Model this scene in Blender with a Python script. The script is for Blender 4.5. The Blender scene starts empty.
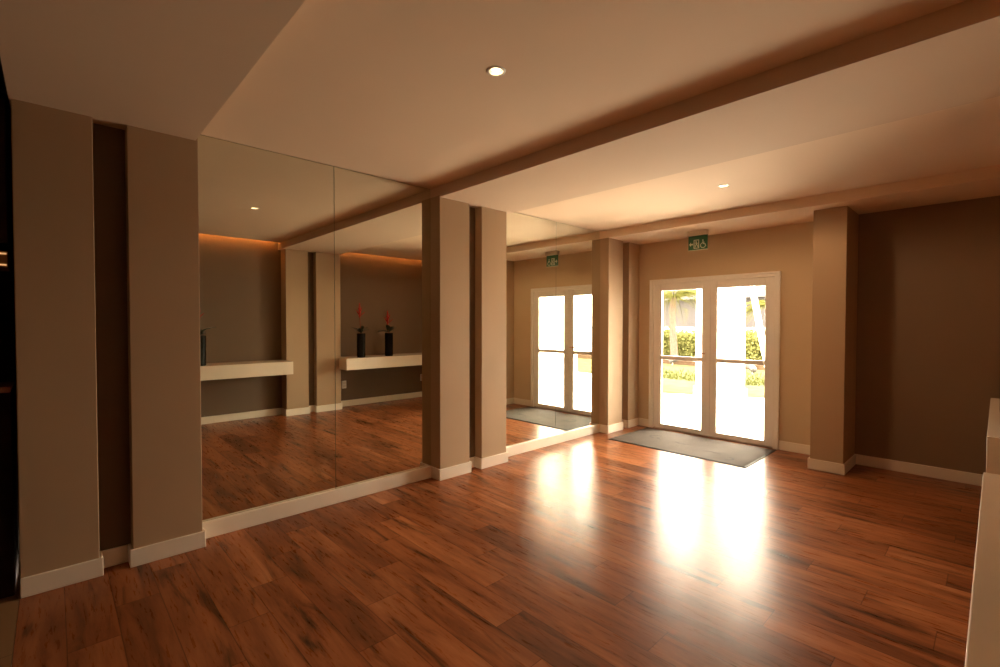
import bpy, bmesh, math, random
from mathutils import Vector, Matrix
random.seed(7)
S = bpy.context.scene
COL = S.collection
PI = math.pi

# ------------------------------------------------------------------ helpers
def link(o, parent=None):
    COL.objects.link(o)
    if parent is not None:
        o.parent = parent
    return o

def tag(o, label=None, cat=None, group=None, kind=None):
    if label: o['label'] = label
    if cat: o['category'] = cat
    if group: o['group'] = group
    if kind: o['kind'] = kind
    return o

def empty(name, loc=(0, 0, 0), rz=0.0):
    o = bpy.data.objects.new(name, None)
    o.empty_display_size = 0.1
    o.location = loc
    o.rotation_euler = (0, 0, rz)
    return link(o)

def smooth_by_angle(me, ang=0.6):
    bm = bmesh.new(); bm.from_mesh(me)
    for f in bm.faces: f.smooth = True
    for e in bm.edges:
        if len(e.link_faces) == 2 and e.calc_face_angle(0) > ang:
            e.smooth = False
    bm.to_mesh(me); bm.free()

def obj(name, bm, mat, parent=None, smooth=False, loc=None):
    """link a bmesh as one mesh object; mat may be a list"""
    bmesh.ops.recalc_face_normals(bm, faces=bm.faces[:])
    me = bpy.data.meshes.new(name)
    bm.to_mesh(me); bm.free()
    for m in (mat if isinstance(mat, (list, tuple)) else [mat]):
        me.materials.append(m)
    if smooth: smooth_by_angle(me)
    o = bpy.data.objects.new(name, me)
    if loc: o.location = loc
    return link(o, parent)

def box(bm, x0, x1, y0, y1, z0, z1, bev=0.0, seg=2, mi=0):
    vs = [bm.verts.new((x, y, z)) for x in (x0, x1) for y in (y0, y1) for z in (z0, z1)]
    idx = [(0, 1, 3, 2), (4, 6, 7, 5), (0, 4, 5, 1), (2, 3, 7, 6), (0, 2, 6, 4), (1, 5, 7, 3)]
    fs = [bm.faces.new([vs[i] for i in q]) for q in idx]
    for f in fs: f.material_index = mi
    if bev > 0:
        es = list({e for f in fs for e in f.edges})
        r = bmesh.ops.bevel(bm, geom=es, offset=bev, segments=seg, affect='EDGES', profile=0.5)
        for f in r['faces']: f.material_index = mi
    return bm

def boxes(*bs):
    bm = bmesh.new()
    for b in bs:
        box(bm, *b)
    return bm

def lathe(bm, prof, seg=32, c=(0, 0, 0), mi=0):
    rings = []
    for r, z in prof:
        if r < 1e-6:
            rings.append([bm.verts.new((c[0], c[1], c[2] + z))])
        else:
            rings.append([bm.verts.new((c[0] + r * math.cos(2 * PI * k / seg), c[1] + r * math.sin(2 * PI * k / seg), c[2] + z)) for k in range(seg)])
    for a, b in zip(rings, rings[1:]):
        for k in range(seg):
            k2 = (k + 1) % seg
            if len(a) == 1 and len(b) == 1: continue
            if len(a) == 1: f = bm.faces.new((a[0], b[k], b[k2]))
            elif len(b) == 1: f = bm.faces.new((a[k], a[k2], b[0]))
            else: f = bm.faces.new((a[k], a[k2], b[k2], b[k]))
            f.material_index = mi
    return bm

def tube(bm, pts, rad, seg=10, cap=True, mi=0):
    pts = [Vector(p) for p in pts]
    n = len(pts)
    rad = rad if isinstance(rad, (list, tuple)) else [rad] * n
    rings = []
    for i, p in enumerate(pts):
        t = (pts[min(i + 1, n - 1)] - pts[max(i - 1, 0)]).normalized()
        a = Vector((0, 0, 1)) if abs(t.z) < 0.9 else Vector((1, 0, 0))
        u = t.cross(a).normalized(); w = t.cross(u)
        rings.append([bm.verts.new(p + (u * math.cos(2 * PI * k / seg) + w * math.sin(2 * PI * k / seg)) * rad[i]) for k in range(seg)])
    for a, b in zip(rings, rings[1:]):
        for k in range(seg):
            bm.faces.new((a[k], a[(k + 1) % seg], b[(k + 1) % seg], b[k])).material_index = mi
    if cap:
        bm.faces.new(rings[0]).material_index = mi
        bm.faces.new(rings[-1][::-1]).material_index = mi
    return bm

def poly(bm, pts, thick, nrm, mi=0):
    """flat polygon extruded by thick along nrm"""
    nrm = Vector(nrm)
    a = [bm.verts.new(Vector(p)) for p in pts]
    b = [bm.verts.new(Vector(p) + nrm * thick) for p in pts]
    bm.faces.new(a).material_index = mi
    bm.faces.new(b[::-1]).material_index = mi
    for i in range(len(pts)):
        j = (i + 1) % len(pts)
        bm.faces.new((a[i], a[j], b[j], b[i])).material_index = mi

# ------------------------------------------------------------------ materials
def new_mat(name):
    m = bpy.data.materials.new(name); m.use_nodes = True
    nt = m.node_tree
    return m, nt, nt.nodes['Principled BSDF']

def N(nt, t, **kw):
    n = nt.nodes.new(t)
    for k, v in kw.items():
        setattr(n, k, v)
    return n

def M2(nt, op, a, b=None, c=None):
    n = N(nt, 'ShaderNodeMath', operation=op)
    for i, v in enumerate((a, b, c)):
        if v is None: continue
        if isinstance(v, (int, float)): n.inputs[i].default_value = v
        else: nt.links.new(v, n.inputs[i])
    return n.outputs[0]

def ramp(nt, fac, stops):
    r = N(nt, 'ShaderNodeValToRGB')
    els = r.color_ramp.elements
    while len(els) > 1: els.remove(els[-1])
    els[0].position = stops[0][0]; els[0].color = (*stops[0][1], 1)
    for p, c in stops[1:]:
        e = els.new(p); e.color = (*c, 1)
    nt.links.new(fac, r.inputs[0])
    return r.outputs[0]

def plain(name, col, rough=0.5, var=0.06, scale=8.0, bump=0.0, bscale=200.0, metal=0.0, spec=0.5):
    m, nt, b = new_mat(name)
    tc = N(nt, 'ShaderNodeTexCoord')
    nz = N(nt, 'ShaderNodeTexNoise'); nz.inputs['Scale'].default_value = scale; nz.inputs['Detail'].default_value = 4
    nt.links.new(tc.outputs['Object'], nz.inputs['Vector'])
    lo = tuple(max(0, c * (1 - var)) for c in col); hi = tuple(min(1, c * (1 + var)) for c in col)
    nt.links.new(ramp(nt, nz.outputs['Fac'], [(0.3, lo), (0.7, hi)]), b.inputs['Base Color'])
    b.inputs['Roughness'].default_value = rough
    b.inputs['Metallic'].default_value = metal
    b.inputs['Specular IOR Level'].default_value = spec
    if bump > 0:
        n2 = N(nt, 'ShaderNodeTexNoise'); n2.inputs['Scale'].default_value = bscale; n2.inputs['Detail'].default_value = 3
        nt.links.new(tc.outputs['Object'], n2.inputs['Vector'])
        bp = N(nt, 'ShaderNodeBump'); bp.inputs['Strength'].default_value = bump; bp.inputs['Distance'].default_value = 0.002
        nt.links.new(n2.outputs['Fac'], bp.inputs['Height'])
        nt.links.new(bp.outputs['Normal'], b.inputs['Normal'])
    return m

def emit(name, col, strength):
    m, nt, b = new_mat(name)
    b.inputs['Base Color'].default_value = (*col, 1)
    b.inputs['Emission Color'].default_value = (*col, 1)
    b.inputs['Emission Strength'].default_value = strength
    return m

def wood_floor():
    m, nt, b = new_mat('laminate_planks')
    tc = N(nt, 'ShaderNodeTexCoord')
    sp = N(nt, 'ShaderNodeSeparateXYZ'); nt.links.new(tc.outputs['Object'], sp.inputs[0])
    X, Y = sp.outputs[0], sp.outputs[1]
    W, L = 0.193, 1.2
    ky = M2(nt, 'DIVIDE', M2(nt, 'SUBTRACT', Y, 0.028), W)
    k = M2(nt, 'FLOOR', ky); fy = M2(nt, 'FRACT', ky)
    jog = M2(nt, 'MULTIPLY', k, 0.3)
    kx = M2(nt, 'DIVIDE', M2(nt, 'ADD', M2(nt, 'SUBTRACT', X, 1.965 + 3.6 - 4.8), jog), L)
    i = M2(nt, 'FLOOR', kx); fx = M2(nt, 'FRACT', kx)
    idv = N(nt, 'ShaderNodeCombineXYZ'); nt.links.new(i, idv.inputs[0]); nt.links.new(k, idv.inputs[1])
    wn = N(nt, 'ShaderNodeTexWhiteNoise', noise_dimensions='2D'); nt.links.new(idv.outputs[0], wn.inputs['Vector'])
    rnd = wn.outputs['Value']
    # grain coordinates, shifted per plank
    gv = N(nt, 'ShaderNodeCombineXYZ')
    nt.links.new(M2(nt, 'ADD', M2(nt, 'MULTIPLY', X, 1.0), M2(nt, 'MULTIPLY', rnd, 37.0)), gv.inputs[0])
    nt.links.new(M2(nt, 'MULTIPLY', Y, 9.0), gv.inputs[1])
    nt.links.new(M2(nt, 'MULTIPLY', rnd, 91.0), gv.inputs[2])
    gv2 = N(nt, 'ShaderNodeCombineXYZ')
    nt.links.new(M2(nt, 'ADD', X, M2(nt, 'MULTIPLY', rnd, 53.0)), gv2.inputs[0])
    nt.links.new(M2(nt, 'MULTIPLY', Y, 7.5), gv2.inputs[1])
    nt.links.new(M2(nt, 'MULTIPLY', rnd, 71.0), gv2.inputs[2])
    def noise(sc, det, rgh=0.55, dist=0.0, vec=None):
        n = N(nt, 'ShaderNodeTexNoise'); n.inputs['Scale'].default_value = sc; n.inputs['Detail'].default_value = det
        n.inputs['Roughness'].default_value = rgh; n.inputs['Distortion'].default_value = dist
        nt.links.new((vec or gv).outputs[0], n.inputs['Vector']); return n.outputs['Fac']
    broad = noise(1.3, 4, 0.55, 0.55, gv2); fine = noise(7.0, 6, 0.65, 0.3); dark = noise(1.5, 5, 0.6, 0.8, gv2)
    tone = M2(nt, 'ADD', M2(nt, 'MULTIPLY', broad, 0.58), M2(nt, 'ADD', M2(nt, 'MULTIPLY', fine, 0.20), M2(nt, 'MULTIPLY', rnd, 0.20)))
    base = ramp(nt, tone, [(0.28, (0.125, 0.041, 0.016)), (0.42, (0.245, 0.080, 0.029)), (0.56, (0.375, 0.133, 0.050)), (0.70, (0.50, 0.208, 0.088))])
    dk = ramp(nt, dark, [(0.27, (0.09, 0.08, 0.08)), (0.345, (0.36, 0.34, 0.32)), (0.43, (0.80, 0.78, 0.76)), (0.52, (1, 1, 1))])
    mx = N(nt, 'ShaderNodeMix', data_type='RGBA', blend_type='MULTIPLY'); mx.inputs[0].default_value = 0.95
    nt.links.new(base, mx.inputs[6]); nt.links.new(dk, mx.inputs[7])
    # grooves
    dy = M2(nt, 'MULTIPLY', M2(nt, 'MINIMUM', fy, M2(nt, 'SUBTRACT', 1.0, fy)), W)
    dx = M2(nt, 'MULTIPLY', M2(nt, 'MINIMUM', fx, M2(nt, 'SUBTRACT', 1.0, fx)), L)
    d = M2(nt, 'MINIMUM', dy, dx)
    g = N(nt, 'ShaderNodeMapRange'); g.inputs['From Min'].default_value = 0.0008; g.inputs['From Max'].default_value = 0.003
    nt.links.new(d, g.inputs['Value'])
    mg = N(nt, 'ShaderNodeMix', data_type='RGBA', blend_type='MULTIPLY'); mg.inputs[0].default_value = 1
    gc = ramp(nt, g.outputs[0], [(0, (0.45, 0.4, 0.38)), (1, (1, 1, 1))])
    nt.links.new(mx.outputs[2], mg.inputs[6]); nt.links.new(gc, mg.inputs[7])
    nt.links.new(mg.outputs[2], b.inputs['Base Color'])
    rr = N(nt, 'ShaderNodeMapRange'); rr.inputs['To Min'].default_value = 0.23; rr.inputs['To Max'].default_value = 0.34
    nt.links.new(fine, rr.inputs['Value']); nt.links.new(rr.outputs[0], b.inputs['Roughness'])
    b.inputs['Specular IOR Level'].default_value = 0.17
    hgt = M2(nt, 'ADD', M2(nt, 'MULTIPLY', g.outputs[0], 0.35), M2(nt, 'MULTIPLY', fine, 0.10))
    bp = N(nt, 'ShaderNodeBump'); bp.inputs['Strength'].default_value = 0.35; bp.inputs['Distance'].default_value = 0.0012
    nt.links.new(hgt, bp.inputs['Height']); nt.links.new(bp.outputs['Normal'], b.inputs['Normal'])
    return m

def pane_glass():
    m, nt, b = new_mat('clear_glass')
    nt.nodes.remove(b)
    out = nt.nodes['Material Output']
    tr = N(nt, 'ShaderNodeBsdfTransparent'); tr.inputs[0].default_value = (0.95, 0.97, 0.95, 1)
    gl = N(nt, 'ShaderNodeBsdfGlossy'); gl.inputs['Roughness'].default_value = 0.01
    fr = N(nt, 'ShaderNodeFresnel'); fr.inputs['IOR'].default_value = 1.35
    mx = N(nt, 'ShaderNodeMixShader')
    nt.links.new(fr.outputs[0], mx.inputs[0]); nt.links.new(tr.outputs[0], mx.inputs[1]); nt.links.new(gl.outputs[0], mx.inputs[2])
    nt.links.new(mx.outputs[0], out.inputs[0])
    return m

def mirror_glass():
    m, nt, b = new_mat('mirror_silver')
    tc = N(nt, 'ShaderNodeTexCoord'); nz = N(nt, 'ShaderNodeTexNoise'); nz.inputs['Scale'].default_value = 3
    nt.links.new(tc.outputs['Object'], nz.inputs['Vector'])
    nt.links.new(ramp(nt, nz.outputs['Fac'], [(0.3, (0.80, 0.82, 0.74)), (0.7, (0.82, 0.84, 0.76))]), b.inputs['Base Color'])
    b.inputs['Metallic'].default_value = 1.0; b.inputs['Roughness'].default_value = 0.0
    return m

def tile_floor():
    m, nt, b = new_mat('beige_tiles')
    tc = N(nt, 'ShaderNodeTexCoord')
    br = N(nt, 'ShaderNodeTexBrick'); br.offset = 0.0
    br.inputs['Color1'].default_value = (0.30, 0.17, 0.08, 1); br.inputs['Color2'].default_value = (0.28, 0.155, 0.075, 1)
    br.inputs['Mortar'].default_value = (0.15, 0.09, 0.05, 1); br.inputs['Scale'].default_value = 1.0
    br.inputs['Brick Width'].default_value = 0.6; br.inputs['Row Height'].default_value = 0.6; br.inputs['Mortar Size'].default_value = 0.003
    nt.links.new(tc.outputs['Object'], br.inputs['Vector'])
    nt.links.new(br.outputs['Color'], b.inputs['Base Color'])
    b.inputs['Roughness'].default_value = 0.3
    return m

def leafy(name, c0, c1, scale=3.0, trans=0.35, outdoor=True):
    m, nt, b = new_mat(name)
    tc = N(nt, 'ShaderNodeTexCoord'); nz = N(nt, 'ShaderNodeTexNoise'); nz.inputs['Scale'].default_value = scale; nz.inputs['Detail'].default_value = 3
    nt.links.new(tc.outputs['Object'], nz.inputs['Vector'])
    col = ramp(nt, nz.outputs['Fac'], [(0.3, c0), (0.7, c1)])
    nt.links.new(col, b.inputs['Base Color']); b.inputs['Roughness'].default_value = 0.7; b.inputs['Specular IOR Level'].default_value = 0.0 if outdoor else 0.4
    out = nt.nodes['Material Output']
    tl = N(nt, 'ShaderNodeBsdfTranslucent'); nt.links.new(col, tl.inputs[0])
    mx = N(nt, 'ShaderNodeMixShader'); mx.inputs[0].default_value = trans
    nt.links.new(b.outputs[0], mx.inputs[1]); nt.links.new(tl.outputs[0], mx.inputs[2]); nt.links.new(mx.outputs[0], out.inputs[0])
    return m

def mat_carpet():
    m, nt, b = new_mat('grey_mat_pile')
    tc = N(nt, 'ShaderNodeTexCoord')
    n1 = N(nt, 'ShaderNodeTexNoise'); n1.inputs['Scale'].default_value = 350; n1.inputs['Detail'].default_value = 2
    n2 = N(nt, 'ShaderNodeTexNoise'); n2.inputs['Scale'].default_value = 4; n2.inputs['Detail'].default_value = 4
    for n in (n1, n2): nt.links.new(tc.outputs['Object'], n.inputs['Vector'])
    f = M2(nt, 'ADD', M2(nt, 'MULTIPLY', n1.outputs['Fac'], 0.5), M2(nt, 'MULTIPLY', n2.outputs['Fac'], 0.5))
    nt.links.new(ramp(nt, f, [(0.3, (0.065, 0.050, 0.038)), (0.7, (0.13, 0.102, 0.080))]), b.inputs['Base Color'])
    b.inputs['Roughness'].default_value = 0.85
    b.inputs['Specular IOR Level'].default_value = 0.15
    bp = N(nt, 'ShaderNodeBump'); bp.inputs['Strength'].default_value = 0.6; bp.inputs['Distance'].default_value = 0.003
    nt.links.new(n1.outputs['Fac'], bp.inputs['Height']); nt.links.new(bp.outputs['Normal'], b.inputs['Normal'])
    return m

WALL_LIT = plain('greige_paint_lit', (0.62, 0.475, 0.31), 0.7, 0.02, 2.0, 0.15, 250)  # greige wall paint lightened, standing in for missing light on the door wall
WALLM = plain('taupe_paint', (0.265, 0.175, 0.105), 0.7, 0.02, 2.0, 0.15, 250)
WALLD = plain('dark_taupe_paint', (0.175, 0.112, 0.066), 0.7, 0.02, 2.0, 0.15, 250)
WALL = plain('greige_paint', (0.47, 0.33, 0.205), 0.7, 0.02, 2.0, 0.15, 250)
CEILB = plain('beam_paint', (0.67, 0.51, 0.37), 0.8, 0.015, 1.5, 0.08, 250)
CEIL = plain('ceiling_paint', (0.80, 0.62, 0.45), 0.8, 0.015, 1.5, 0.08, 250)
TRIM = plain('white_trim_paint', (0.86, 0.77, 0.65), 0.35, 0.02, 5.0)
UPVC = plain('white_door_frame', (0.86, 0.83, 0.78), 0.3, 0.015, 5.0)
SHELF = plain('white_lacquer_shelf', (0.88, 0.79, 0.67), 0.25, 0.015, 4.0)
FLOOR = wood_floor()
TILE = tile_floor()
GLASS = pane_glass()
MIRR = mirror_glass()
MEDGE = plain('mirror_edge_green', (0.10, 0.12, 0.09), 0.3, 0.1)
MATP = mat_carpet()
RUBBER = plain('black_rubber', (0.02, 0.018, 0.016), 0.6, 0.2, 30)
MARK = plain('worn_dark_print', (0.03, 0.024, 0.02), 0.9, 0.3, 60)
BRASS = plain('warm_metal', (0.75, 0.45, 0.33), 0.3, 0.05, 20, metal=1.0)
STEEL = plain('satin_steel', (0.6, 0.58, 0.55), 0.3, 0.05, 20, metal=1.0)
SIGNG = plain('sign_green', (0.02, 0.14, 0.055), 0.3, 0.08, 10)
SIGNW = plain('sign_white', (0.72, 0.80, 0.62), 0.4, 0.03, 10)
PLAST = plain('ivory_plastic', (0.62, 0.52, 0.42), 0.45, 0.03, 10)
WPLAST = plain('white_plastic', (0.8, 0.77, 0.7), 0.4, 0.02, 10)
BLACKG = plain('black_glazed_vase', (0.008, 0.007, 0.006), 0.2, 0.2, 10, spec=0.12)
REDP = plain('red_petal', (0.50, 0.018, 0.010), 0.5, 0.25, 25)
STEMM = plain('flower_stem', (0.30, 0.055, 0.02), 0.5, 0.2, 20)
LEAFD = plain('dark_leaf', (0.02, 0.032, 0.012), 0.45, 0.3, 20)
DARKW = plain('dark_stained_wood', (0.03, 0.017, 0.010), 0.75, 0.3, 6, spec=0.03)
DARKP = plain('dark_wall_paint', (0.05, 0.035, 0.025), 0.7, 0.03, 3)
BULB = emit('lamp_bulb_glow', (1.0, 0.72, 0.42), 14.0)
BAFFLE = plain('ribbed_lamp_baffle', (0.30, 0.22, 0.16), 0.6, 0.1, 30)
LED = emit('warm_led_glow', (1.0, 0.36, 0.08), 24.0)
GLOW = emit('cabinet_light_glow', (1.0, 0.55, 0.22), 0.35)
PAVE = plain('pale_stone_paving', (0.72, 0.69, 0.63), 0.7, 0.05, 3.0, 0.2, 60)
OUTW = plain('white_render', (0.84, 0.82, 0.77), 0.8, 0.02, 2.0, 0.2, 80)
LAMPG = plain('pale_grey_lamp', (0.055, 0.052, 0.05), 0.6, 0.1, 8, spec=0.1)
GREYH = plain('grey_house_wall', (0.040, 0.037, 0.038), 0.8, 0.05, 1.0, spec=0.0)
ROOFM = plain('grey_roof_tiles', (0.030, 0.028, 0.029), 0.8, 0.1, 6.0, spec=0.0)
SOIL = plain('red_brown_soil', (0.05, 0.032, 0.02), 0.95, 0.25, 12, 0.5, 40, spec=0.0)
GRASS = leafy('lawn_grass', (0.042, 0.043, 0.019), (0.058, 0.057, 0.027), 4.0, 0.2)
TUFT = leafy('tuft_grass', (0.018, 0.022, 0.005), (0.042, 0.044, 0.013), 6.0)
HEDGEM = leafy('hedge_leaf', (0.045, 0.050, 0.013), (0.17, 0.165, 0.06), 9.0)
FROND = leafy('palm_frond', (0.05, 0.05, 0.013), (0.075, 0.072, 0.022), 2.0, 0.45)
BARK = plain('palm_bark', (0.075, 0.056, 0.044), 0.9, 0.2, 10, 0.5, 30, spec=0.0)
WBARK = plain('pale_bark', (0.75, 0.70, 0.62), 0.9, 0.1, 10, 0.4, 30)

# ------------------------------------------------------------------ measured layout
XM = -0.152                       # face of the mirrors; pilaster faces are at x = 0
XN = 4.149                        # back of the niches in the opposite wall
XP = 3.925                        # face of the pilasters on that side
YD = 6.2875                       # door wall
YR = 6.235                        # wall beyond the free pilaster
A = (-0.147, 0.184); B = (0.341, 0.711); Cc = (2.670, 3.034); D = (3.196, 3.552); E_ = (5.490, 5.845); F = (5.999, YD)
H_ = (2.725, 3.080); I_ = (3.215, 3.640); J_ = (5.55, 5.90); K_ = (6.05, YR)
P0 = (0.341, 0.690); Q0 = (-0.147, 0.184)
Z_SOF, Z1, ZB, Z2, Z3 = 2.699, 2.801, 2.696, 2.766, 2.665
YL, YB0, YB1, YS2 = 0.697, 2.670, 3.620, 5.470
YB0S = 2.685                      # the beam runs very slightly askew
TOP = 3.05
GX = (2.324, 2.609); GY = 5.691
BH, BT = 0.108, 0.016             # baseboard height, thickness

def structure(name, bm, mat, label, cat, smooth=False):
    o = obj(name, bm, mat, None, smooth)
    return tag(o, label, cat, None, 'structure')

# ------------------------------------------------------------------ floor
structure('floor', boxes((-0.25, 4.30, -0.15, 6.40, -0.12, 0.0)), FLOOR,
          'glossy red-brown wood laminate plank floor of the whole hall', 'floor')
structure('floor_lobby', boxes((-0.70, 4.30, -3.4, -0.152, -0.12, 0.0)), TILE,
          'beige tile floor beyond the edge of the wood planks', 'floor')

# ------------------------------------------------------------------ ceiling (stepped), with square cuts for the two downlights
L1 = (1.845, 1.675); L2 = (1.90, 4.47)
def slab_with_hole(bm, x0, x1, y0, y1, z, c, h=0.034):
    box(bm, x0, c[0] - h, y0, y1, z, TOP); box(bm, c[0] + h, x1, y0, y1, z, TOP)
    box(bm, c[0] - h, c[0] + h, y0, c[1] - h, z, TOP); box(bm, c[0] - h, c[0] + h, c[1] + h, y1, z, TOP)
    box(bm, c[0] - h, c[0] + h, c[1] - h, c[1] + h, z + 0.12, TOP)
XS = 4.035                        # edge of the light slot
bm = bmesh.new()
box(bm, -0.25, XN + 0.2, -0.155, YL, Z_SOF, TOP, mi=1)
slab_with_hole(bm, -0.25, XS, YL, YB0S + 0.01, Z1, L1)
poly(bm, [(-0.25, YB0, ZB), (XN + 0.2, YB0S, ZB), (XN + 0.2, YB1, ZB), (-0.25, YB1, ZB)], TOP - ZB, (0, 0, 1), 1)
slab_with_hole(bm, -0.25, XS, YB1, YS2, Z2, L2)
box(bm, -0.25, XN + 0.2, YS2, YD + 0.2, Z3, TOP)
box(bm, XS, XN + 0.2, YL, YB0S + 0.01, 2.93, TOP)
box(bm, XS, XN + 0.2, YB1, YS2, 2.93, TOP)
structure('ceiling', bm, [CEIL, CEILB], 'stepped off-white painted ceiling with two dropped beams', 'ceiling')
structure('roof', boxes((-1.0, 4.6, -3.6, YD + 0.2, TOP, TOP + 0.2)), DARKP, 'roof slab over the hall and lobby', 'roof')
structure('ceiling_lobby', boxes((-0.70, 4.35, -3.4, -0.157, 2.95, 3.05)), DARKP, 'dark ceiling beyond the dropped soffit', 'ceiling')

# ------------------------------------------------------------------ walls
structure('wall_mirror_side', boxes((-0.40, XM - 0.007, -0.147, YD + 0.15, 0, TOP)), WALL,
          'greige painted wall carrying the mirrors', 'wall')
DX0, DX1, DH = 0.186, 1.864, 2.122
structure('wall_door', boxes((-0.158, DX0, YD, YD + 0.16, 0, TOP), (DX1, 2.64, YD, YD + 0.16, 0, TOP), (DX0, DX1, YD, YD + 0.16, DH, TOP)), WALL_LIT,
          'greige painted wall around the glazed double door, with added light in its colour', 'wall')
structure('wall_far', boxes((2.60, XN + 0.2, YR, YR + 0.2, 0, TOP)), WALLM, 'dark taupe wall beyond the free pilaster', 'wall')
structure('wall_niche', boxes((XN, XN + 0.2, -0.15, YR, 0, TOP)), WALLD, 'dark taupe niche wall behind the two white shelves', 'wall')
structure('wall_lobby', boxes((-0.70, 4.35, -3.55, -3.4, 0, TOP), (4.30, 4.45, -3.4, -0.15, 0, TOP), (-0.85, -0.70, -3.4, -0.0, 0, TOP), (-0.70, -0.40, -0.147, 0.0, 0, TOP)), DARKP,
          'dark lobby walls beyond the hall', 'wall')

# pilasters: (name, x0, x1, y-range, top, label)
def pilaster(n, x0, x1, y, zt, label):
    structure('trim_%d' % n, boxes((x0, x1, y[0], y[1], 0, zt + 0.02, 0.004)), WALL, label, 'pilaster')
XW = XM - 0.007
pilaster(1, XW, 0, A, Z_SOF, 'greige pilaster at the end of the plank floor, first of the mirror wall')
pilaster(2, XW, 0, B, Z_SOF, 'greige pilaster between a dark recess and the larger mirror')
pilaster(3, XW, 0, Cc, ZB, 'greige pilaster beside the larger mirror, under the dropped beam')
pilaster(4, XW, 0, D, ZB, 'greige pilaster beside the smaller mirror, under the dropped beam')
pilaster(5, XW, 0, E_, Z3, 'bright pilaster between the smaller mirror and the door mat')
pilaster(6, XW, 0, F, Z3, 'narrow pilaster in the corner beside the glazed door')
pilaster(7, GX[0], GX[1], (GY, YD), Z3, 'free-standing greige pilaster between the door wall and the shaded wall')
pilaster(8, XP, XN, H_, ZB, 'pilaster at the end of the single-vase shelf, seen in the mirror')
pilaster(9, XP, XN, I_, ZB, 'pilaster at the end of the two-vase shelf, seen in the mirror')
pilaster(10, XP, XN, J_, Z3, 'pilaster beyond the two-vase shelf')
pilaster(11, XP, XN, K_, Z3, 'pilaster in the corner of the shaded wall')
pilaster(12, XP, XN, P0, Z_SOF, 'pilaster at the lobby end of the single-vase shelf')
pilaster(13, XP, XN, Q0, Z_SOF, 'pilaster at the plank floor edge opposite the mirrors')
# backs of the narrow recesses between paired pilasters
XR = -0.105
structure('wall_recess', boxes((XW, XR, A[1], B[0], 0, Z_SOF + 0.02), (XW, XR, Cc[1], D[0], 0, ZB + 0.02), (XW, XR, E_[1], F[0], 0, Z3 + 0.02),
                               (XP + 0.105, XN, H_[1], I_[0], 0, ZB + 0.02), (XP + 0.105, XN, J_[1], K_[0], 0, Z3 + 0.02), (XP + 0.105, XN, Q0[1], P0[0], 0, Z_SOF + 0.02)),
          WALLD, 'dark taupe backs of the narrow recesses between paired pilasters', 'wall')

# ------------------------------------------------------------------ baseboards
def base_front(bm, y0, y1, x, sgn, wrap0=True, wrap1=True, xb=None):
    """board on a face x looking sgn; returns along the two side faces to xb"""
    t = BT
    ya = y0 - t if wrap0 else y0; yb = y1 + t if wrap1 else y1
    xa, xc = sorted((x, x + sgn * t))
    box(bm, xa, xc, ya, yb, 0, BH, 0.003, 1)
    if xb is not None:
        x2, x3 = sorted((x, xb))
        if wrap0: box(bm, x2, x3, y0 - t, y0, 0, BH, 0.003, 1)
        if wrap1: box(bm, x2, x3, y1, y1 + t, 0, BH, 0.003, 1)
bm = bmesh.new()
for r, w0, w1 in ((A, False, True), (B, True, True), (Cc, True, True), (D, True, True), (E_, True, True), (F, True, False)):
    base_front(bm, r[0], r[1], 0.0, 1, w0, w1, XM)
for a, b in ((A, B), (Cc, D), (E_, F)):
    base_front(bm, a[1] + BT, b[0] - BT, XR, 1, False, False)
structure('baseboard_mirror_side', bm, TRIM, 'white baseboard around the pilasters of the mirror wall', 'baseboard')
bm = boxes((XM, XM + 0.034, B[1] + BT, Cc[0] - BT, 0, 0.114, 0.003, 1), (XM, XM + 0.034, D[1] + BT, E_[0] - BT, 0, 0.114, 0.003, 1))
structure('baseboard_mirror', bm, TRIM, 'white baseboard ledge under the mirrors', 'baseboard')
bm = bmesh.new()
box(bm, BT, DX0 - 0.002, YD - BT, YD, 0, BH, 0.003, 1); box(bm, DX1 + 0.002, GX[0], YD - BT, YD, 0, BH, 0.003, 1)
box(bm, GX[0] - BT, GX[1] + BT, GY - BT, GY, 0, BH, 0.003, 1)
box(bm, GX[0] - BT, GX[0], GY, YD - BT, 0, BH, 0.003, 1); box(bm, GX[1], GX[1] + BT, GY, YR - BT, 0, BH, 0.003, 1)
box(bm, GX[1], XP, YR - BT, YR, 0, BH, 0.003, 1)
structure('baseboard_door_side', bm, TRIM, 'white baseboard along the door wall and the free pilaster', 'baseboard')
bm = bmesh.new()
for r, w0, w1 in ((H_, True, True), (I_, True, True), (J_, True, True), (K_, True, False), (P0, True, True), (Q0, False, True)):
    base_front(bm, r[0], r[1], XP, -1, w0, w1, XN)
for a, b in ((H_, I_), (J_, K_), (Q0, P0)):
    base_front(bm, a[1] + BT, b[0] - BT, XP + 0.105, -1, False, False)
base_front(bm, P0[1] + BT, H_[0] - BT, XN, -1, False, False); base_front(bm, I_[1] + BT, J_[0] - BT, XN, -1, False, False)
structure('baseboard_niche_side', bm, TRIM, 'white baseboard along the niche wall and its pilasters', 'baseboard')

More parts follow.
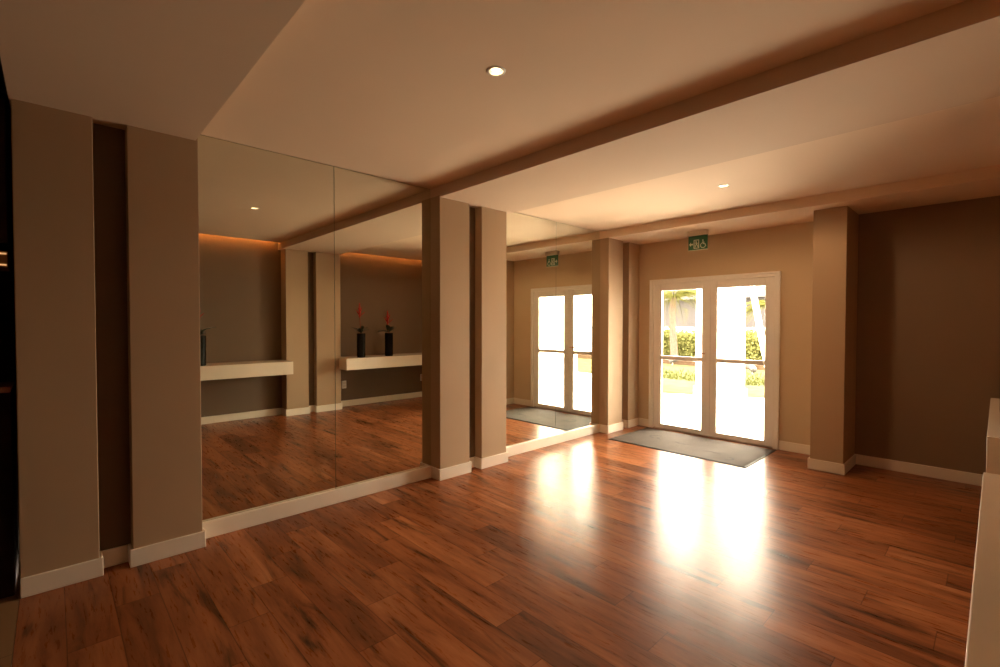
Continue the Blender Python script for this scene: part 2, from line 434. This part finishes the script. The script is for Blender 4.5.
# ------------------------------------------------------------------ mirrors: two sheets in each bay
def mirror(y0, y1, zt, label, dx=0.0):
    r = empty('wall_mirror', (XM - 0.006 + dx, (y0 + y1) / 2, 0.114))
    tag(r, label, 'mirror', 'frameless mirror sheets on the wall')
    h = zt - 0.114 - 0.004; w = (y1 - y0) / 2
    bm = boxes((-dx, 0.0055, -w, w, 0, h)); obj('backing_edge', bm, MEDGE, r)
    bm = boxes((0.0055, 0.006, -w + 0.001, w - 0.001, 0.001, h - 0.001)); obj('silvered_face', bm, MIRR, r)
g = 0.0012
mirror(B[1] + 0.001, 1.705 - g, Z1, 'tall mirror sheet beside the dark-recess pilasters, in the larger bay')
mirror(1.705 + g, Cc[0] - 0.001, Z1, 'tall mirror sheet of the larger bay that shows two vases on a shelf')
mirror(D[1] + 0.001, 4.545 - g, Z2, 'tall mirror sheet beside the beam pilasters, in the smaller bay', 0.013)
mirror(4.545 + g, E_[0] - 0.001, Z2, 'tall mirror sheet of the smaller bay next to the door corner', 0.013)

# ------------------------------------------------------------------ glazed double door
dr = empty('door_1', ((DX0 + DX1) / 2, YD, 0)); tag(dr, 'white framed glazed double door to the sunny garden', 'door', None, 'structure')
cx = (DX0 + DX1) / 2
def dbox(*bs):
    bm = bmesh.new()
    for x0, x1, y0, y1, z0, z1, bv in bs: box(bm, x0 - cx, x1 - cx, y0, y1, z0, z1, bv, 2)
    return bm
fw = 0.058
obj('door_frame', dbox((DX0, DX0 + fw, -0.03, 0.09, 0, DH, 0.006), (DX1 - fw, DX1, -0.03, 0.09, 0, DH, 0.006),
                       (DX0 + fw, DX1 - fw, -0.03, 0.09, DH - fw, DH, 0.006), (DX0 - 0.004, DX0 + 0.02, -0.04, -0.01, 0, DH + 0.006, 0.006), (DX1 - 0.02, DX1 + 0.004, -0.04, -0.01, 0, DH + 0.006, 0.006),
                       (DX0 + 0.02, DX1 - 0.02, -0.04, -0.01, DH - 0.02, DH + 0.006, 0.006)), UPVC, dr)
obj('threshold', dbox((DX0 + fw, DX1 - fw, -0.005, 0.10, 0.0, 0.018, 0.004)), STEEL, dr)
def leaf(x0, x1, gx0, gx1, handle):
    y0, y1 = -0.012, 0.04
    zb, zt = 0.020, DH - fw + 0.012
    gz0, gz1, m0, m1 = 0.078, 1.966, 0.994, 1.050
    lf = obj('door_leaf', dbox((x0, gx0, y0, y1, zb, zt, 0.007), (gx1, x1, y0, y1, zb, zt, 0.007), (gx0, gx1, y0, y1, zb, gz0, 0.007), (gx0, gx1, y0, y1, gz1, zt, 0.007),
                               (gx0, gx1, y0 + 0.004, y1 - 0.004, m0, m1, 0.006)), UPVC, dr)
    for z0, z1 in ((gz0, m0), (m1, gz1)):
        obj('glass_pane', dbox((gx0 - 0.008, gx1 + 0.008, 0.012, 0.016, z0 - 0.008, z1 + 0.008, 0.0)), GLASS, lf)
    if handle:
        hx = gx1 + 0.045 - cx; hz = 1.108
        bm = bmesh.new(); box(bm, hx - 0.014, hx + 0.014, y0 - 0.008, y0, hz - 0.10, hz + 0.05, 0.004); obj('handle_plate', bm, UPVC, lf)
        bm = bmesh.new()
        tube(bm, [(hx, y0, hz), (hx, y0 - 0.04, hz), (hx - 0.012, y0 - 0.048, hz), (hx - 0.12, y0 - 0.048, hz)], [0.008, 0.008, 0.009, 0.008])
        obj('handle', bm, BRASS, lf, True)
    else:
        bm = bmesh.new()
        for z in (0.35, 1.75): box(bm, x1 - cx - 0.006, x1 - cx + 0.010, y0 - 0.012, y0 + 0.004, z - 0.05, z + 0.05, 0.003)
        obj('hinge', bm, UPVC, lf)
leaf(DX0 + fw - 0.008, 1.028, 0.357, 0.930, True)
leaf(1.032, DX1 - fw + 0.008, 1.130, 1.700, False)
bm = dbox((1.012, 1.048, -0.020, -0.012, 0.03, DH - fw - 0.01, 0.003)); obj('astragal', bm, UPVC, dr)

# ------------------------------------------------------------------ door mat
mt = empty('door_mat', (1.03, 5.70, 0)); tag(mt, 'grey entrance mat with a dark rubber edge in front of the glazed door', 'door mat')
MW, MD = 0.835, 0.49
obj('rubber_border', boxes((-MW, MW, -MD, MD, 0.001, 0.008, 0.003, 2)), RUBBER, mt)
obj('pile', boxes((-MW + 0.018, MW - 0.018, -MD + 0.018, MD - 0.018, 0.006, 0.0115, 0.002, 2)), MATP, mt)
def swoosh(cx_, cy_, s, pts, w):
    bm = bmesh.new()
    for i in range(len(pts) - 1):
        a, b = Vector(pts[i]), Vector(pts[i + 1]); t = (b - a).normalized(); n = Vector((-t.y, t.x)) * w
        q = [a - n, b - n * (0.6 if i == len(pts) - 2 else 1), b + n * (0.6 if i == len(pts) - 2 else 1), a + n]
        poly(bm, [(cx_ + p.x * s, cy_ + p.y * s, 0.0115) for p in q], 0.0006, (0, 0, 1))
    obj('worn_mark', bm, MARK, mt)
arc = lambda a0, a1, r, n=9: [(r * math.cos(math.radians(a0 + (a1 - a0) * k / n)), 0.6 * r * math.sin(math.radians(a0 + (a1 - a0) * k / n))) for k in range(n + 1)]
swoosh(-0.40, 0.06, 1, arc(100, 250, 0.14), 0.010); swoosh(-0.33, 0.03, 1, arc(150, 260, 0.09), 0.008)
swoosh(0.52, -0.30, 1, arc(-60, 60, 0.12), 0.010); swoosh(0.36, -0.22, 1, arc(30, 150, 0.12), 0.007)
swoosh(-0.05, 0.02, 1, arc(200, 330, 0.12), 0.006)

# ------------------------------------------------------------------ floating shelves in the niches
def shelf(y0, y1, label):
    r = empty('floating_shelf', (XN, (y0 + y1) / 2, 0.705)); tag(r, label, 'shelf', 'thick white floating shelves')
    h = (y1 - y0) / 2
    bm = bmesh.new()
    x0 = 3.6145 - XN
    yi0, yi1 = (P0[1], H_[0]) if y0 < 2 else (I_[1], J_[0])
    c = (y0 + y1) / 2
    box(bm, x0, XP - XN - 0.001, -h, h, 0, 0.198, 0.003, 2)
    box(bm, XP - XN - 0.001, -0.001, yi0 - c + 0.002, yi1 - c - 0.002, 0, 0.198)
    obj('shelf_board', bm, SHELF, r)
shelf(0.70, 2.722, 'thick white floating shelf that carries a single flower vase')
shelf(3.60, 5.52, 'thick white floating shelf that carries two flower vases')
ZT = 0.905
# ------------------------------------------------------------------ vases and red flowers
def vase_mesh():
    bm = bmesh.new()
    lathe(bm, [(0, 0), (0.066, 0), (0.070, 0.005), (0.072, 0.03), (0.0735, 0.40), (0.074, 0.415), (0.072, 0.42), (0.067, 0.418), (0.066, 0.40), (0.064, 0.03), (0, 0.025)], 40)
    return bm
def bloom_mesh():
    bm = bmesh.new(); rnd = random.Random(3)
    n = 22
    for k in range(n):
        t = k / n
        z = 0.0 + 0.21 * t
        ang = k * 2.4
        ln = (0.075 * (1 - 0.55 * t) + 0.012) * (1.4 if k in (1, 5, 9) else 1.0)
        tilt = (0.75 - 0.5 * t) * (1.35 if k in (1, 5, 9) else 1.0)
        d = Vector((math.cos(ang) * math.sin(tilt), math.sin(ang) * math.sin(tilt), math.cos(tilt)))
        side = Vector((-math.sin(ang), math.cos(ang), 0)); up = side.cross(d)
        p0 = Vector((0, 0, z))
        w = 0.018 * (1 - 0.4 * t)
        prof = [(0, 0.35), (0.35, 1.0), (0.7, 0.75), (1.0, 0.05)]
        rows = []
        for u, ww in prof:
            c = p0 + d * ln * u + up * (-0.010 * u * u)
            rows.append([bm.verts.new(c - side * w * ww + up * -0.005), bm.verts.new(c + up * 0.004), bm.verts.new(c + side * w * ww + up * -0.005)])
        for a, b in zip(rows, rows[1:]):
            for j in range(2): bm.faces.new((a[j], a[j + 1], b[j + 1], b[j]))
    tube(bm, [(0, 0, -0.01), (0, 0, 0.12), (0, 0, 0.225)], [0.014, 0.012, 0.003], 8)
    return bm
def leaves_mesh(i, n=8):
    bm = bmesh.new(); rnd = random.Random(10 + i)
    for k in range(n):
        ang = 2 * PI * k / n + rnd.uniform(-0.4, 0.4); ln = rnd.uniform(0.15, 0.27); lift = rnd.uniform(0.45, 1.4)
        side = Vector((-math.sin(ang), math.cos(ang), 0)); rows = []
        for q in range(6):
            u = q / 5
            r = ln * u * math.cos(lift * (1 - 0.5 * u)) ; z = ln * (math.sin(lift) * u - 0.45 * u * u)
            w = 0.034 * math.sin(PI * min(0.97, u * 0.9 + 0.1)) + 0.002
            c = Vector((math.cos(ang) * r * (0.35 if math.cos(ang) < 0 else 0.8), math.sin(ang) * r, z))
            rows.append([bm.verts.new(c - side * w), bm.verts.new(c + Vector((0, 0, -0.006))), bm.verts.new(c + side * w)])
        for a, b in zip(rows, rows[1:]):
            for j in range(2): bm.faces.new((a[j], a[j + 1], b[j + 1], b[j]))
    return bm
def arrangement(i, x, y, zb, lab_v, lab_f, rot):
    v = empty('flower_vase', (x, y, ZT)); tag(v, lab_v, 'vase', 'tall black flower vases')
    obj('vase_body', vase_mesh(), BLACKG, v, True)
    f = empty('red_flower', (x, y, ZT + 0.027)); f.rotation_euler = (0, 0, rot); tag(f, lab_f, 'flower', 'red tropical flowers in the vases')
    bm = bmesh.new(); h = zb - ZT - 0.027
    tube(bm, [(0, 0, 0.0), (0.004, 0.004, h * 0.5), (0.0, -0.025, h)], [0.007, 0.006, 0.006], 8); obj('stem', bm, STEMM, f, True)
    o = obj('bloom', bloom_mesh(), REDP, f, True, (0, -0.025, h - 0.01))
    o = obj('leaf_spray', leaves_mesh(i), LEAFD, f, True, (0, 0, 0.405)); f.rotation_euler = (0, 0, 0)
arrangement(0, 3.735, 3.925, 1.625, 'black vase near the pilaster end of the two-vase shelf', 'tall red flower in the vase near the pilaster end of the two-vase shelf', 0.3)
arrangement(1, 3.735, 4.475, 1.50, 'black vase near the middle of the two-vase shelf', 'shorter red flower in the vase near the middle of the two-vase shelf', 1.3)
arrangement(2, 3.735, 1.495, 1.565, 'black vase alone on its white shelf', 'red flower with dark leaves in the lone vase', 2.2)

# ------------------------------------------------------------------ wall outlets
def outlet(y, label):
    r = empty('wall_outlet', (XN, y, 0.33)); tag(r, label, 'outlet', 'white wall outlets below the shelf')
    obj('cover_plate', boxes((-0.009, 0, -0.042, 0.042, 0, 0.135, 0.003, 2)), WPLAST, r)
    for z in (0.012, 0.071):
        m_ = obj('socket_module', boxes((-0.012, -0.008, -0.033, 0.033, z, z + 0.052, 0.0015, 1)), PLAST, r)
outlet(3.80, 'white double wall outlet low on the niche wall beside the pilaster')
outlet(5.475, 'white double wall outlet low on the niche wall, far end of the two-vase shelf')

# ------------------------------------------------------------------ cove LED strips in the ceiling slots
def led(y0, y1, label):
    r = empty('led_strip', (XS, (y0 + y1) / 2, 2.855)); tag(r, label, 'cove light', 'warm cove lights over the shelves')
    h = (y1 - y0) / 2
    obj('channel', boxes((0.0005, 0.012, -h, h, -0.012, 0.012)), STEEL, r)
    obj('glowing_tape', boxes((0.012, 0.015, -h + 0.01, h - 0.01, -0.008, 0.008)), LED, r)
led(0.72, YB0 - 0.02, 'warm orange cove light along the ceiling over the single-vase shelf')
led(I_[1] + 0.02, YS2 - 0.02, 'warm orange cove light along the ceiling over the two-vase shelf')

# ------------------------------------------------------------------ recessed downlights
def downlight(c, z, on, label):
    r = empty('recessed_downlight', (c[0], c[1], z)); tag(r, label, 'ceiling light', 'recessed ceiling downlights')
    bm = bmesh.new()
    lathe(bm, [(0.0335, 0.004), (0.034, -0.002), (0.037, -0.0045), (0.046, -0.004), (0.051, -0.0005), (0.051, 0.0)], 36)
    obj('trim_ring', bm, WPLAST, r, True)
    bm = bmesh.new(); lathe(bm, [(0.0335, 0.003), (0.031, 0.02), (0.026, 0.05), (0.024, 0.06)], 32); obj('reflector', bm, STEEL if on == 1 else BAFFLE, r, True)
    bm = bmesh.new(); dz = 0.0 if on == 1 else 0.022
    lathe(bm, [(0, 0.028 + dz), (0.014, 0.030 + dz), (0.022, 0.036 + dz), (0.024, 0.045 + dz), (0.024, 0.06 + dz), (0, 0.062 + dz)], 28)
    obj('bulb', bm, BULB, r, True)
downlight(L1, Z1, 1, 'small lit recessed downlight in the ceiling before the dropped beam')
downlight(L2, Z2, 2, 'small lit recessed downlight in the ceiling bay beside the smaller mirror')

# ------------------------------------------------------------------ exit sign
sg = empty('exit_sign', (1.047, 5.875, Z3)); tag(sg, 'green emergency exit sign hanging from the ceiling before the glazed door', 'exit sign')
obj('housing', boxes((-0.128, 0.128, -0.03, 0.03, -0.062, 0.0, 0.006, 2)), PLAST, sg)
obj('green_panel', boxes((-0.121, 0.121, -0.004, 0.004, -0.236, -0.062, 0.001, 1)), SIGNG, sg)
obj('lower_rail', boxes((-0.122, 0.122, -0.006, 0.006, -0.243, -0.236, 0.001, 1)), SIGNW, sg)
bm = bmesh.new()
def flat(pts): poly(bm, [(x, -0.004, z) for x, z in pts], 0.0012, (0, -1, 0))
zc = -0.165
# arrow pointing to the mirrors
flat([(-0.110, zc), (-0.088, zc + 0.026), (-0.088, zc + 0.009), (-0.060, zc + 0.009), (-0.060, zc - 0.009), (-0.088, zc - 0.009), (-0.088, zc - 0.026)])
# doorway (a frame in four bars) with the running figure inside
flat([(-0.052, zc - 0.055), (-0.042, zc - 0.055), (-0.042, zc + 0.055), (-0.052, zc + 0.055)])
flat([(0.006, zc - 0.055), (0.016, zc - 0.055), (0.016, zc + 0.055), (0.006, zc + 0.055)])
flat([(-0.042, zc + 0.045), (0.006, zc + 0.045), (0.006, zc + 0.055), (-0.042, zc + 0.055)])
flat([(-0.042, zc - 0.055), (0.006, zc - 0.055), (0.006, zc - 0.047), (-0.042, zc - 0.047)])
def disc(x, z, r, n=14): flat([(x + r * math.cos(2 * PI * k / n), z + r * math.sin(2 * PI * k / n)) for k in range(n)])
def bar(a, b, w):
    a, b = Vector(a), Vector(b); t = (b - a).normalized(); n_ = Vector((-t.y, t.x)) * w
    flat([tuple(a - n_), tuple(b - n_), tuple(b + n_), tuple(a + n_)])
disc(-0.022, zc + 0.033, 0.008)
bar((-0.020, zc + 0.024), (-0.014, zc - 0.004), 0.006); bar((-0.020, zc + 0.020), (-0.036, zc + 0.008), 0.0035); bar((-0.017, zc + 0.018), (-0.001, zc + 0.004), 0.0035)
bar((-0.015, zc - 0.004), (-0.031, zc - 0.016), 0.0045); bar((-0.031, zc - 0.016), (-0.030, zc - 0.040), 0.0040); bar((-0.014, zc - 0.004), (-0.004, zc - 0.024), 0.0045); bar((-0.004, zc - 0.024), (0.005, zc - 0.036), 0.004)
# wheelchair figure
disc(0.064, zc + 0.040, 0.009)
bar((0.064, zc + 0.030), (0.068, zc - 0.004), 0.006); bar((0.066, zc + 0.014), (0.086, zc + 0.012), 0.004); bar((0.068, zc - 0.004), (0.090, zc - 0.006), 0.005); bar((0.090, zc - 0.006), (0.100, zc - 0.036), 0.0045)
for k in range(20):
    a0 = math.radians(95 + 12.5 * k); a1 = math.radians(95 + 12.5 * (k + 1)); c0 = (0.066, zc - 0.022)
    if k < 19: bar((c0[0] + 0.031 * math.cos(a0), c0[1] + 0.031 * math.sin(a0)), (c0[0] + 0.031 * math.cos(a1), c0[1] + 0.031 * math.sin(a1)), 0.0038)
obj('pictogram', bm, SIGNW, sg)

# ------------------------------------------------------------------ dark cabinet in the lobby, a sliver past the first pilaster
cb = empty('lobby_cabinet', (-0.05, -0.60, 0)); tag(cb, 'dark wooden lobby cabinet with a lit shelf gap beside the first pilaster', 'cabinet')
obj('cabinet_body', boxes((-0.38, -0.005, -0.43, 0.43, 0.0, 1.14, 0.004, 1), (-0.38, -0.30, -0.43, 0.43, 1.14, 2.70), (-0.30, 0.03, -0.43, 0.43, 1.93, 2.70, 0.004, 1), (-0.30, 0.03, -0.43, -0.40, 1.14, 1.93)), DARKW, cb)
obj('shelf_rail', boxes((-0.30, 0.04, -0.40, 0.43, 1.125, 1.155, 0.003, 1)), plain('reddish_wood', (0.20, 0.07, 0.03), 0.4, 0.2, 10), cb)
obj('back_panel', boxes((-0.30, -0.295, -0.40, 0.43, 1.155, 1.93)), DARKW, cb)
for z in (1.872, 1.812): obj('light_strip', boxes((0.021, 0.026, -0.39, 0.425, z - 0.004, z + 0.004, 0.001, 1)), GLOW, cb)
obj('display_rail', boxes((-0.29, 0.02, -0.395, 0.428, 1.80, 1.885, 0.002, 1)), plain('amber_glass_edge', (0.4, 0.2, 0.08), 0.2, 0.1, 10), cb)

# ------------------------------------------------------------------ outside: paving, lawn, hedge, columns, trees
GZ = -0.04
structure('ground_paving', boxes((-14, 12, YD + 0.16, 10.9, GZ - 0.2, GZ)), PAVE, 'pale sunlit paving outside the glazed door', 'paving')
def lawn_z(x, y):
    e = y - (10.52 + 0.50 * x)
    if e < 0.3: return GZ + 0.025
    m_ = 0.0
    if y > 12.4: m_ = 0.05 * min(1, (y - 12.4) / 1.2)
    return GZ + 0.03 + m_ + 0.012 * math.sin(1.7 * x + 0.6 * y)
bm = bmesh.new(); nx, ny = 70, 50
gv = {}
for i in range(nx + 1):
    for j in range(ny + 1):
        x = -13 + 24 * i / nx; y0 = min(12.3, max(8.6, 10.52 + 0.50 * x)); y = y0 + (26 - y0) * (0.002 * min(j, 1) + 0.998 * max(0, (j - 1) / (ny - 1)) ** 1.5)
        gv[i, j] = bm.verts.new((x, y, GZ - 0.03 if j == 0 else lawn_z(x, y)))
for i in range(nx):
    for j in range(ny): bm.faces.new((gv[i, j], gv[i + 1, j], gv[i + 1, j + 1], gv[i, j + 1]))
o = obj('lawn', bm, GRASS, None, True); tag(o, 'sunlit yellow-green lawn sloping up beyond the paving', 'lawn', None, 'structure')
# tufts along the step of the lawn
rnd = random.Random(5); bm = bmesh.new()
for k in range(5200):
    x = rnd.uniform(-7, 3); y = 12.4 + 0.25 * x * 0.3 + abs(rnd.gauss(0, 0.8)); z = lawn_z(x, y); a = rnd.uniform(0, PI); h = rnd.uniform(0.05, 0.13); w = 0.012
    d = Vector((math.cos(a), math.sin(a), 0)) * w; lean = Vector((rnd.uniform(-.05, .05), rnd.uniform(-.05, .05), h))
    p = Vector((x, y, z - 0.01))
    bm.faces.new([bm.verts.new(p - d), bm.verts.new(p + d), bm.verts.new(p + lean)])
o = obj('grass_tufts', bm, TUFT); tag(o, 'longer grass tufts on the lawn edge', 'grass', None, 'stuff')
o = obj('planting_bed', boxes((-13, 9, 16.2, 19.2, -0.1, 0.24, 0.05, 2)), SOIL); tag(o, 'red-brown soil bed under the hedge', 'soil bed', None, 'structure')
# hedge
def hedge():
    r = empty('hedge', (-3.5, 17.6, 0.2)); tag(r, 'clipped leafy hedge along the end of the lawn', 'hedge')
    rnd = random.Random(11); bm = bmesh.new()
    for k in range(15000):
        x = rnd.uniform(-8.5, 6.5)
        t = rnd.random()
        if t < 0.6: y, z = -0.55 + rnd.gauss(0, 0.07), rnd.uniform(0.12, 0.92)
        else: y, z = rnd.uniform(-0.55, 0.55), 0.93 + rnd.gauss(0, 0.07) + 0.06 * math.sin(2.1 * x)
        c = Vector((x, y, z)); s = rnd.uniform(0.035, 0.075)
        u = Vector((rnd.gauss(0, 1), rnd.gauss(0, 1), rnd.gauss(0, 1))).normalized(); w = u.orthogonal().normalized() * s * 0.55
        bm.faces.new([bm.verts.new(c - u * s), bm.verts.new(c + w), bm.verts.new(c + u * s), bm.verts.new(c - w)])
    obj('hedge_foliage', bm, HEDGEM, r)
    obj('hedge_core', boxes((-8.5, 6.5, -0.42, 0.42, 0.0, 0.86, 0.08, 3)), HEDGEM, r)
hedge()
# garden wall and neighbour house
o = obj('garden_wall', boxes((-16, 12, 21.0, 21.25, 0, 1.28), (-16, 12, 20.96, 21.29, 1.28, 1.34, 0.01, 1)), OUTW); tag(o, 'white garden wall behind the hedge', 'garden wall', None, 'structure')
hs = empty('neighbour_house', (-8.5, 27, 0)); tag(hs, 'grey neighbouring house beyond the garden wall', 'house')
obj('house_wall', boxes((-4.5, 6.0, 0, 4, 0, 2.9)), GREYH, hs)
bm = bmesh.new(); poly(bm, [(-5.0, -0.5, 2.9), (-5.0, 4.5, 2.9), (-5.0, 2, 4.2)], 11.5, (1, 0, 0)); obj('roof', bm, ROOFM, hs)
# porch columns
def column(x0, x1, label):
    r = empty('porch_column', ((x0 + x1) / 2, 9.5, GZ)); tag(r, label, 'column', 'white porch columns')
    h = (x1 - x0) / 2
    obj('column_shaft', boxes((-h, h, -0.2, 0.15, 0.0, 3.4, 0.01, 2)), OUTW, r)
    obj('column_base', boxes((-h - 0.03, h + 0.03, -0.23, 0.18, 0.0, 0.30, 0.01, 2)), OUTW, r)
column(-0.49, 0.315, 'wide white porch column straight outside the glazed door')
column(3.40, 4.60, 'white porch column seen only in the smaller mirror')
pq = empty('wall_plaque', (-0.014, 9.298, 1.843)); tag(pq, 'small grey plaque on the white porch column', 'plaque')
obj('plate', boxes((-0.035, 0.035, -0.02, 0.0, -0.06, 0.06, 0.004, 1)), STEEL, pq)
# palms
def palm(x, y, z0, pts, rads, crown, mat, nf, flen, label, seed, trunk_lab=None):
    r = empty('palm_tree', (x, y, z0)); tag(r, label, 'palm tree', 'palm trees on the lawn')
    bm = bmesh.new(); tube(bm, pts, rads, 12); obj('trunk', bm, mat, r, True)
    rnd = random.Random(seed)
    for k in range(nf):
        bm = bmesh.new()
        ang = 2 * PI * k / nf + rnd.uniform(-0.25, 0.25); lift = rnd.uniform(0.15, 1.0); L = flen * rnd.uniform(0.85, 1.1)
        dirv = Vector((math.cos(ang), math.sin(ang), 0)); side = Vector((-math.sin(ang), math.cos(ang), 0)); spine = []
        for q in range(11):
            u = q / 10; spine.append(Vector(crown) + dirv * L * (u * math.cos(lift) + 0.15 * u * u) + Vector((0, 0, L * (math.sin(lift) * u - 0.85 * u * u))))
        tube(bm, spine, [0.022 * (1 - 0.85 * q / 10) for q in range(11)], 5)
        for q in range(1, 30):
            u = q / 30; i0 = min(9, int(u * 10)); c = spine[i0].lerp(spine[i0 + 1], u * 10 - i0)
            ll = 0.42 * math.sin(PI * (0.15 + 0.8 * u)) * flen / 1.6
            for s in (-1, 1):
                tip = c + side * s * ll * 0.85 + dirv * ll * 0.45 + Vector((0, 0, -0.35 * ll)); t2 = dirv * 0.022
                mid = c.lerp(tip, 0.5) + Vector((0, 0, 0.05 * ll))
                a = [bm.verts.new(c), bm.verts.new(mid - t2), bm.verts.new(tip), bm.verts.new(mid + t2)]
                bm.faces.new(a)
        obj('frond', bm, FROND, r)
palm(-4.62, 16.6, 0.2, [(0.10, 0, 0), (0.03, 0, 1.0), (0.0, 0, 1.8), (0.05, 0, 2.3)], [0.14, 0.12, 0.11, 0.09], (0.05, 0, 2.3), BARK, 15, 1.7, 'brown-trunked palm with yellow-green fronds seen through the handle leaf of the door', 1)
palm(-1.30, 15.6, 0.02, [(0.25, 0, 0), (0.0, 0, 1.2), (-0.22, 0, 2.4), (-0.42, 0, 3.6)], [0.10, 0.09, 0.085, 0.07], (-0.42, 0, 3.6), WBARK, 12, 1.7, 'leaning white-trunked palm beside the porch column', 2)
palm(-2.3, 19.5, 0.2, [(0, 0, 0), (0.03, 0, 0.9), (0.02, 0, 2.0)], [0.12, 0.1, 0.09], (0.02, 0, 2.0), BARK, 14, 1.25, 'low palm with arching fronds behind the hedge', 4)
# garden spotlights
def spot(x, y, z, rz, label):
    r = empty('garden_spotlight', (x, y, z), rz); tag(r, label, 'garden light', 'white garden spotlights')
    bm = bmesh.new(); tube(bm, [(0, 0, -0.05), (0, 0, 0.12)], 0.018, 10); obj('stake', bm, STEEL, r)
    bm = bmesh.new()
    d = Vector((0.75, 0, 0.45)).normalized()
    tube(bm, [Vector((0, 0, 0.17)) - d * 0.12, Vector((0, 0, 0.17)) - d * 0.10, Vector((0, 0, 0.17)) + d * 0.02, Vector((0, 0, 0.17)) + d * 0.16], [0.05, 0.085, 0.095, 0.12], 18); obj('lamp_head', bm, LAMPG, r, True)
    bm = bmesh.new(); tube(bm, [Vector((0, 0, 0.17)) + d * 0.161, Vector((0, 0, 0.17)) + d * 0.166], 0.105, 18); obj('lens', bm, STEEL, r, True)
spot(-4.25, 15.9, 0.05, 0.2, 'white garden spotlight on the lawn before the hedge, by the brown-trunked palm')
spot(-1.22, 14.7, 0.04, 2.4, 'white garden spotlight on the lawn beside the leaning palm')

# ------------------------------------------------------------------ light
w = bpy.data.worlds.new('sky'); S.world = w; w.use_nodes = True
nt = w.node_tree; bg = nt.nodes['Background']
tc = N(nt, 'ShaderNodeTexCoord'); sp = N(nt, 'ShaderNodeSeparateXYZ'); nt.links.new(tc.outputs['Generated'], sp.inputs[0])
nt.links.new(ramp(nt, sp.outputs[2], [(0.0, (1.0, 0.80, 0.60)), (0.3, (1.0, 0.83, 0.65)), (1.0, (1.0, 0.90, 0.80))]), bg.inputs[0])
bg.inputs[1].default_value = 21.0
sun = bpy.data.lights.new('sun', 'SUN'); sun.energy = 27.0; sun.angle = math.radians(1.5); sun.color = (1.0, 0.80, 0.58)
so = link(bpy.data.objects.new('sun', sun)); so.location = (2, 5, 12)
so.rotation_euler = Vector((-0.75, 0.18, -1.0)).to_track_quat('-Z', 'Y').to_euler()
def lamp(name, loc, watts, col, size=0.03, ang=120, blend=0.8):
    l = bpy.data.lights.new(name, 'SPOT'); l.energy = watts; l.color = col; l.shadow_soft_size = size; l.spot_size = math.radians(ang); l.spot_blend = blend
    o = link(bpy.data.objects.new(name, l)); o.location = loc; return o
lamp('downlight_lamp', (L1[0], L1[1], Z1 + 0.02), 11, (1.0, 0.52, 0.22), 0.02, 115, 0.9)
lamp('downlight_lamp', (L2[0], L2[1], Z2 - 0.012), 26, (1.0, 0.66, 0.36), 0.10, 172, 0.3)
for x, y in ((0.9, -1.3), (2.9, -1.3)):
    lamp('lobby_lamp', (x, y, 2.9), 1.0, (1.0, 0.50, 0.2), 0.04, 150, 0.9)

# ------------------------------------------------------------------ camera
cam = bpy.data.cameras.new('camera'); co = link(bpy.data.objects.new('camera', cam)); S.camera = co
cam.sensor_fit = 'HORIZONTAL'; cam.sensor_width = 36.0; cam.lens = 471.79 * 36.0 / 1000.0
yaw, pit, rol = math.radians(46.525), math.radians(-1.202), math.radians(0.075)
f_ = Vector((-math.sin(yaw) * math.cos(pit), math.cos(yaw) * math.cos(pit), math.sin(pit)))
r_ = Vector((math.cos(yaw), math.sin(yaw), 0)); u_ = r_.cross(f_)
r2 = r_ * math.cos(rol) + u_ * math.sin(rol); u2 = u_ * math.cos(rol) - r_ * math.sin(rol)
co.matrix_world = Matrix(((r2.x, u2.x, -f_.x, 3.645), (r2.y, u2.y, -f_.y, 0.0), (r2.z, u2.z, -f_.z, 1.5), (0, 0, 0, 1)))
cam.clip_start = 0.02; cam.clip_end = 200

# ------------------------------------------------------------------ render settings
S.view_settings.view_transform = 'Standard'; S.view_settings.look = 'None'; S.view_settings.gamma = 1.0; S.view_settings.use_curve_mapping = False
S.view_settings.exposure = 1.1
c = S.cycles
c.max_bounces = 14; c.diffuse_bounces = 8; c.glossy_bounces = 8; c.transmission_bounces = 8; c.transparent_max_bounces = 16
c.sample_clamp_indirect = 0.0
c.use_guiding = True
c.use_denoising = True
c.denoising_input_passes = 'RGB_ALBEDO_NORMAL'
c.denoising_prefilter = 'ACCURATE'
